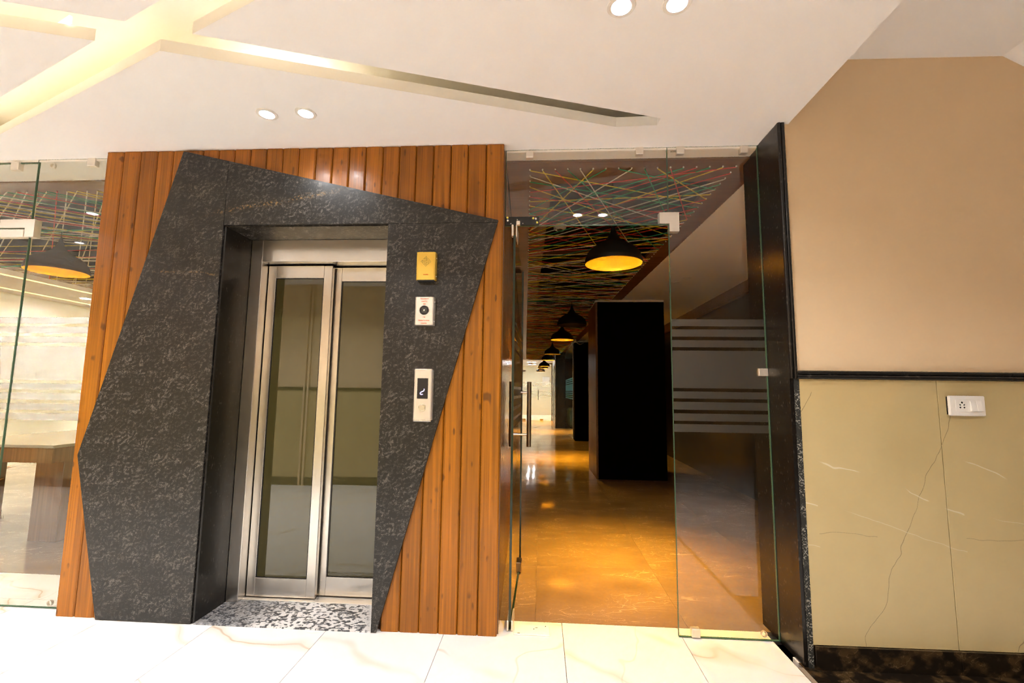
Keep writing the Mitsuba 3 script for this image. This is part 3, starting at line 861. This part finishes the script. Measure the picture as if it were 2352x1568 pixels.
# right side of the corridor
def column(x0, x1, y0, y1, lab, wood=True, ztop=ZC):
    t = thing('column', lab, 'column')
    obj('front_slab', bx(x0, x1, y0, y0 + .02, 0, ztop, .002), 'granite_black', t)
    obj('core', bx(x0 + .002, x1, y0 + .021, y1, 0, ztop), 'granite_black', t)
    if wood:
        obj('side_panel', prism([(x0 - .028, y0 + .012), (x0 + .001, y0 + .012), (x0 - .012, y1), (x0 - .04, y1)], .0, .765), 'wood_side', t, label='brown wood side panel')
        obj('side_panel', prism([(x0 - .028, y0 + .012), (x0 + .001, y0 + .012), (x0 - .012, y1), (x0 - .04, y1)], .768, ztop), 'wood_side', t, label='brown wood side panel')
    return t


mat('granite_black', prin((.0012, .001, .001), .7, .05))
column(.829, 1.787, 4.30, 5.24, 'wide black column with a brown wood side in the corridor', ztop=2.545)
obj('header_strip', bx(.80, 1.79, 4.305, 5.2, 2.546, ZC), 'white_paint', 'column')
column(.868, 1.9, 9.40, 9.9, 'black column farther down the corridor right of the pendants', False, 2.50)
t = thing('column', 'far black granite pier beside the bright end of the corridor', 'column')
obj('front_slab', bx(.505, .832, 13.38, 13.42, 0, ZC), 'granite_dark', t)
obj('core', bx(.51, .84, 13.42, 17.30, 0, ZC), 'granite_dark', t)
obj('edge_trim', bx(.497, .507, 13.37, 13.41, 0, ZC), 'satin', t)
gp = thing('glass_partition', 'teal tinted glass partition with frosted stripes along the corridor', 'glass panel')
px0, px1 = .872, .845
v = np.array([(px0, 9.95, .01), (px1, 13.36, .01), (px1, 13.36, ZC), (px0, 9.95, ZC)])
obj('pane', trimesh.Trimesh(v, [(0, 1, 2), (0, 2, 3)]), 'pane_teal', gp)
for a, b in STRIPES:
    v = np.array([(px0 + .004, 9.96, a), (px1 + .004, 13.35, a), (px1 + .004, 13.35, b), (px0 + .004, 9.96, b)])
    obj('frosted_stripe', trimesh.Trimesh(v, [(0, 1, 2), (0, 2, 3)]), 'frost_teal', gp)
obj('edge_trim', cat_([bx(.855, .885, 9.905, 9.935, 0, ZC)]), 'satin', gp)
obj('wall_side_room', bx(3.4, 3.46, 9.4, 17.3, 0, 2.6), 'white_paint', kind='structure')
obj('wall_side_room_rear', bx(.86, 3.4, 16.4, 16.5, 0, 2.6), 'dark_paint', kind='structure')
obj('ceiling_side_room', bx(.86, 3.4, 9.91, 17.3, ZC, ZC + .04), 'white_paint', kind='structure')
obj('floor_side_room', bx(.9, 3.4, 10.58, 17.3, -.05, 0), 'marble_brown', kind='structure')
downlight(2.3, 11.6, ZC, 'cool white downlight in the side room behind the teal glass', on=.22, col=COOL, r=.07, area=1100, flush=True)
sf = thing('armchair', 'olive padded armchair behind the teal glass partition in the corridor', 'armchair')
sx, sy = 1.33, 13.95
obj('seat', bx(sx - .32, sx + .36, sy - .34, sy + .34, .12, .46, .05), 'sofa_cloth', sf)
obj('backrest', bx(sx + .14, sx + .42, sy - .36, sy + .36, .40, 1.0, .09), 'sofa_cloth', sf)
for s in (-1, 1):
    obj('arm', bx(sx - .38, sx + .40, sy + s * .44 - .10, sy + s * .44 + .10, .04, .66, .06), 'sofa_cloth', sf)
for a in (-.3, .3):
    for b in (-.4, .4):
        obj('leg', cyl((sx + a, sy + b, 0), (sx + a, sy + b, .06), .02), 'black_metal', sf)
cb = thing('hanging_cable', 'thin loose cable sagging below the ceiling bracket beside the far black column', 'cable')
obj('cable', tube([(.875 + .30 * u, 9.36, 2.52 - .11 * math.sin(math.pi * u) + .06 * u) for u in np.linspace(0, 1, 9)], .004, 6), 'white_plastic', cb)
obj('bracket', bx(.855, .90, 9.33, 9.385, 2.49, 2.575, .006), 'white_plastic', cb)
# end of the corridor
eg = thing('end_glass_wall', 'frameless glass wall and door closing the bright end of the corridor', 'glass wall')
for x0, x1, n in ((-.78, .02, 'door_pane'), (.024, .50, 'side_pane')):
    v = np.array([(x0, 17.42, .01), (x1, 17.42, .01), (x1, 17.42, 2.45), (x0, 17.42, 2.45)])
    obj(n, trimesh.Trimesh(v, [(0, 1, 2), (0, 2, 3)]), 'pane_clear', eg)
obj('handle', cyl((-.10, 17.36, .86), (-.10, 17.36, 1.30), .016), 'handle_metal', eg, smooth=30)
for x, z in ((-.72, 2.10), (.0, 2.14), (-.70, .035), (.05, .035), (-.45, 2.42), (.42, 2.42)):
    obj('patch', bx(x - .07, x + .07, 17.40, 17.44, z - .03, z + .03, .003), 'satin', eg)
obj('frame', bx(.47, .50, 17.38, 17.46, 0, 2.45), 'black_metal', eg)
for a, b in STRIPES:
    obj('frosted_stripe', bx(-.77, .46, 17.425, 17.427, a, b), 'frost', eg)
ew = obj('wall_end', bx(-3.0, 3.0, 22.0, 22.06, 0, 2.6), 'cream_paint', kind='structure')
obj('ceiling_end', bx(-3.0, 3.0, 17.40, 22.0, 2.575, 2.62), 'white_paint', kind='structure')
obj('floor_end', bx(-3.0, 3.0, 17.40, 22.0, -.06, 0), 'marble_white', kind='structure')
obj('wall_end_side', bx(-3.06, -3.0, 17.4, 22.06, 0, 2.6), 'white_paint', kind='structure')
obj('wall_end_other_side', bx(3.0, 3.06, 17.4, 22.06, 0, 2.6), 'white_paint', kind='structure')
obj('wall_end_front', cat_([bx(.52, 3.0, 17.33, 17.41, 0, 2.6), bx(-3.0, -.80, 17.33, 17.41, 0, 2.6)]), 'white_paint', kind='structure')
ep = thing('electrical_panel', 'pale grey panel box on the cream wall at the end of the corridor', 'panel box')
obj('door', bx(.098, .487, 21.93, 21.998, 1.57, 2.0, .006), 'white_plastic', ep)
obj('latch', bx(.45, .47, 21.92, 21.93, 1.76, 1.80), 'black_plastic', ep)
for x, y in ((-.55, 18.9), (-.3, 18.9), (-.55, 20.6), (-.3, 20.6)):
    downlight(x, y, ZC, f"small bright downlight beyond the end glass, {'left' if x < -.4 else 'right'} one of the {'nearer' if y < 20 else 'farther'} pair", 'corridor end downlights', r=.05, area=560, flush=True)
# dark space on the right
wd = obj('wall_dark_side', bx(3.9, 4.0, .26, 10.5, 0, 2.6), 'wood_dark', kind='structure')
obj('wall_dark_rear', bx(1.8, 4.0, 9.8, 9.9, 0, 2.6), 'dark_paint', kind='structure')
obj('wall_dark_front', bx(XJ + .02, 4.0, -.04, .25, 0, 2.62), 'white_paint', kind='structure')
sbm = obj('wall_dark_beam', prism([(2.44, 2.2), (2.56, 2.2), (2.60, 9.0), (2.48, 9.0)], 2.43, ZC), 'wood_frame', kind='structure')
wv = obj('wall_veined', prism([(2.50, 2.2), (2.58, 2.2), (2.62, 9.0), (2.54, 9.0)], 0, 2.43), 'dark_stone', kind='structure')
for px, (x, y) in enumerate(((1.945, 1.35), (1.86, 1.47), (1.72, 3.0), (1.65, 3.2))):
    downlight(x, y, ZC, f"unlit recessed ceiling light right of the string canopy, {'right' if px % 2 == 0 else 'left'} one of the {'nearer' if y < 2 else 'farther'} pair", 'unlit ceiling lights', on=0, flush=True)

# ------------------------------------------------------------------ room behind the left glass
fr2 = obj('floor_left_room', bx(-7.95, -2.45, .506, 9.0, -.06, -.012), 'grout', kind='structure')
for i in range(7):
    for j in range(11):
        x0, y0 = -8.02 + .8 * i, .506 + .8 * j
        obj('tile', bx(max(x0, -7.93) + .0006, min(x0 + .8, -2.45) - .0006, y0 + .0006, min(y0 + .8, 9.0) - .0006, -.02, 0), 'marble_brown', fr2)
obj('wall_left', bx(-7.98, -7.90, .1, 9.1, 0, 2.65), 'cream_paint', kind='structure')
obj('wall_left_rear', bx(-7.98, -2.45, 9.0, 9.08, 0, 2.65), 'cream_paint', kind='structure')
obj('wall_lift_side', bx(-2.50, -2.44, .2, 9.0, 0, 2.95), 'cream_paint', kind='structure')
obj('wall_left_front', bx(-7.98, -7.0, .08, .14, 0, 2.65), 'cream_paint', kind='structure')
cl = obj('ceiling_left', bx(-7.95, -7.60, .1, 9.0, ZC, ZC + .04), 'white_paint', kind='structure')
obj('panel', bx(-7.52, -6.68, .1, 9.0, ZC, ZC + .04), 'white_paint', cl)
obj('panel', bx(-6.60, -6.30, .1, 9.0, ZC, ZC + .04), 'white_paint', cl)
obj('cove_top', bx(-7.95, -6.2, .1, 9.0, ZC + .16, ZC + .2), 'white_paint', cl)
obj('front_strip', bx(-6.30, -2.45, .075, .325, ZC + .012, ZC + .06), 'white_paint', cl)
obj('recess_top', bx(-6.35, -2.45, .1, 9.0, 2.90, 2.93), 'dark_paint', cl)
obj('led_strip', cat_([bx(x - .006, x + .006, .4, 8.8, ZC + .06, ZC + .066) for x in (-7.54, -6.62)]), 'white_plastic', None, 'warm LED strip in the ceiling grooves of the room behind the left glass', 'led strip', emitter=emit((1., .68, .22), 60 * E_LED))
for x in (-7.1,):
    for y in (2.2, 4.2, 6.6):
        downlight(x, y, ZC, 'recessed downlight in the white ceiling of the left room', 'left room downlights', r=.06, area=2800, flush=True)
sc2 = thing('string_canopy', 'brown framed string ceiling seen behind the left glass, with straight and crossing coloured strings', 'string art')
X0, X1, Y0 = -6.28, -2.62, .43
obj('frame_board', bx(-6.30, -2.45, .325, .62, ZC, ZC + .03), 'wood_frame', sc2)
obj('frame_board', bx(-6.30, -6.05, .6205, 8.6, ZC, ZC + .03), 'wood_frame', sc2)
obj('frame_board', bx(-2.80, -2.50, .6205, 8.6, ZC, ZC + .03), 'wood_frame', sc2)
obj('recess_side', cat_([bx(-6.055, -6.05, .62, 8.6, ZC + .03, 2.9), bx(-6.05, -2.8, .615, .62, ZC + .03, 2.9), bx(-2.80, -2.795, .62, 8.6, ZC + .03, 2.9)]), 'dark_paint', sc2)
it2 = []
x, i = X1, 0
while x > X0 + .1:
    c = ['cream', 'white', 'cream', 'white', 'red', 'cream'][i % 6]
    ye = 6.22 / (abs(x) / 2.89) - 2.43 - RNG.uniform(0, .55)
    it2.append(((x, Y0, ZS), (X0 + .06, max(ye, Y0 + .25), ZS), c, .0040))
    if i % 3 != 1 and i > 1:
        it2.append(((x, Y0, ZS - .004), (X1, Y0 + .25 + (X1 - x) * RNG.uniform(.45, .75), ZS - .004), ['yellow', 'white', 'red', 'yellow', 'green'][int(RNG.integers(0, 5))], .0036))
    x -= .0745
    i += 1
y = Y0 + .55
rest2 = []
while y < 7.5:
    for r_ in range(2 if y > 1.6 else 1):
        dz = RNG.uniform(-.005, .003)
        yl = y + RNG.normal(.1, .7) if y > 1.6 else y + RNG.uniform(-.05, 1.0)
        rest2.append(((X1, y, ZS + dz), (X0 + .06, max(yl, Y0 + .3), ZS + dz), ['yellow', 'green', 'white', 'cream', 'white', 'red', 'yellow', 'white'][int(RNG.integers(0, 8))], .0036))
    y += .10
strings(sc2, it2 + rest2)

# table and chairs behind the left glass
tb = thing('table', 'dark wood table with a pale top behind the left glass', 'table')
obj('top', bx(-4.80, -3.70, .91, 3.3, .742, .765, .004), 'table_top', tb)
obj('apron', bx(-4.78, -3.715, .925, 3.28, .63, .742), 'table_wood', tb)
for (a, b) in ((-4.02, 1.08), (-4.72, 1.08), (-4.02, 2.9), (-4.72, 2.9)):
    obj('leg', bx(a, a + .24, b, b + .18, 0, .63, .004), 'table_wood', tb)
def shell_chair(x, y, rot, lab):
    t = thing('chair', lab, 'chair')
    us = np.linspace(0, 1, 15)
    prof = []
    for u in us:
        if u < .5:
            prof.append((.22 - .40 * u / .5, .455 - .03 * math.sin(math.pi * u / .5)))
        else:
            w = (u - .5) / .5
            prof.append((-.18 - .10 * w - .03 * math.sin(math.pi * w), .455 + .47 * w ** 1.1))
    wd_ = [.21 + .035 * math.sin(math.pi * min(u * 1.4, 1)) - (.05 * max(0, (u - .8) / .2)) for u in us]
    vs, fs_ = [], []
    m_ = 11
    for (a, b), w in zip(prof, wd_):
        for j in range(m_):
            s = -1 + 2 * j / (m_ - 1)
            vs.append((a + .035 * s * s, s * w, b + .03 * s * s))
    nv = len(vs)
    vs += [(a, b, c - .012) for a, b, c in vs]
    for i in range(len(us) - 1):
        for j in range(m_ - 1):
            q = (i * m_ + j, i * m_ + j + 1, (i + 1) * m_ + j + 1, (i + 1) * m_ + j)
            fs_ += [(q[0], q[1], q[2]), (q[0], q[2], q[3]), (q[2] + nv, q[1] + nv, q[0] + nv), (q[3] + nv, q[2] + nv, q[0] + nv)]
    m = trimesh.Trimesh(vs, fs_)
    m = turn(m, rot).apply_translation([x, y, 0])
    obj('seat_shell', m, 'orange_ply', t, smooth=40)
    for sx_ in (-.17, .17):
        for sy_ in (-.16, .16):
            l = cyl((sx_ * .7, sy_ * .7, .44), (sx_ * 1.15, sy_ * 1.15, 0), .012, 10)
            obj('leg', turn(l, rot).apply_translation([x, y, 0]), 'chrome', t)


shell_chair(-5.12, 1.45, 0.0, 'orange moulded chair at the left end of the dark table behind the glass')
shell_chair(-4.45, .80, math.pi / 2, 'orange moulded chair tucked under the near side of the dark table')
pw = thing('picture_frame', 'wood framed dark picture on the cream wall behind the left glass', 'picture frame')
obj('frame', cat_([bx(-7.895, -7.86, 2.15, 2.95, 1.95, 2.08), bx(-7.895, -7.86, 2.15, 2.95, 1.45, 1.52), bx(-7.895, -7.86, 2.83, 2.95, 1.52, 1.95), bx(-7.895, -7.86, 2.15, 2.25, 1.52, 1.95)]), 'wood', pw, uv=None)
obj('picture', bx(-7.893, -7.875, 2.25, 2.83, 1.52, 1.95), 'sofa_cloth', pw)
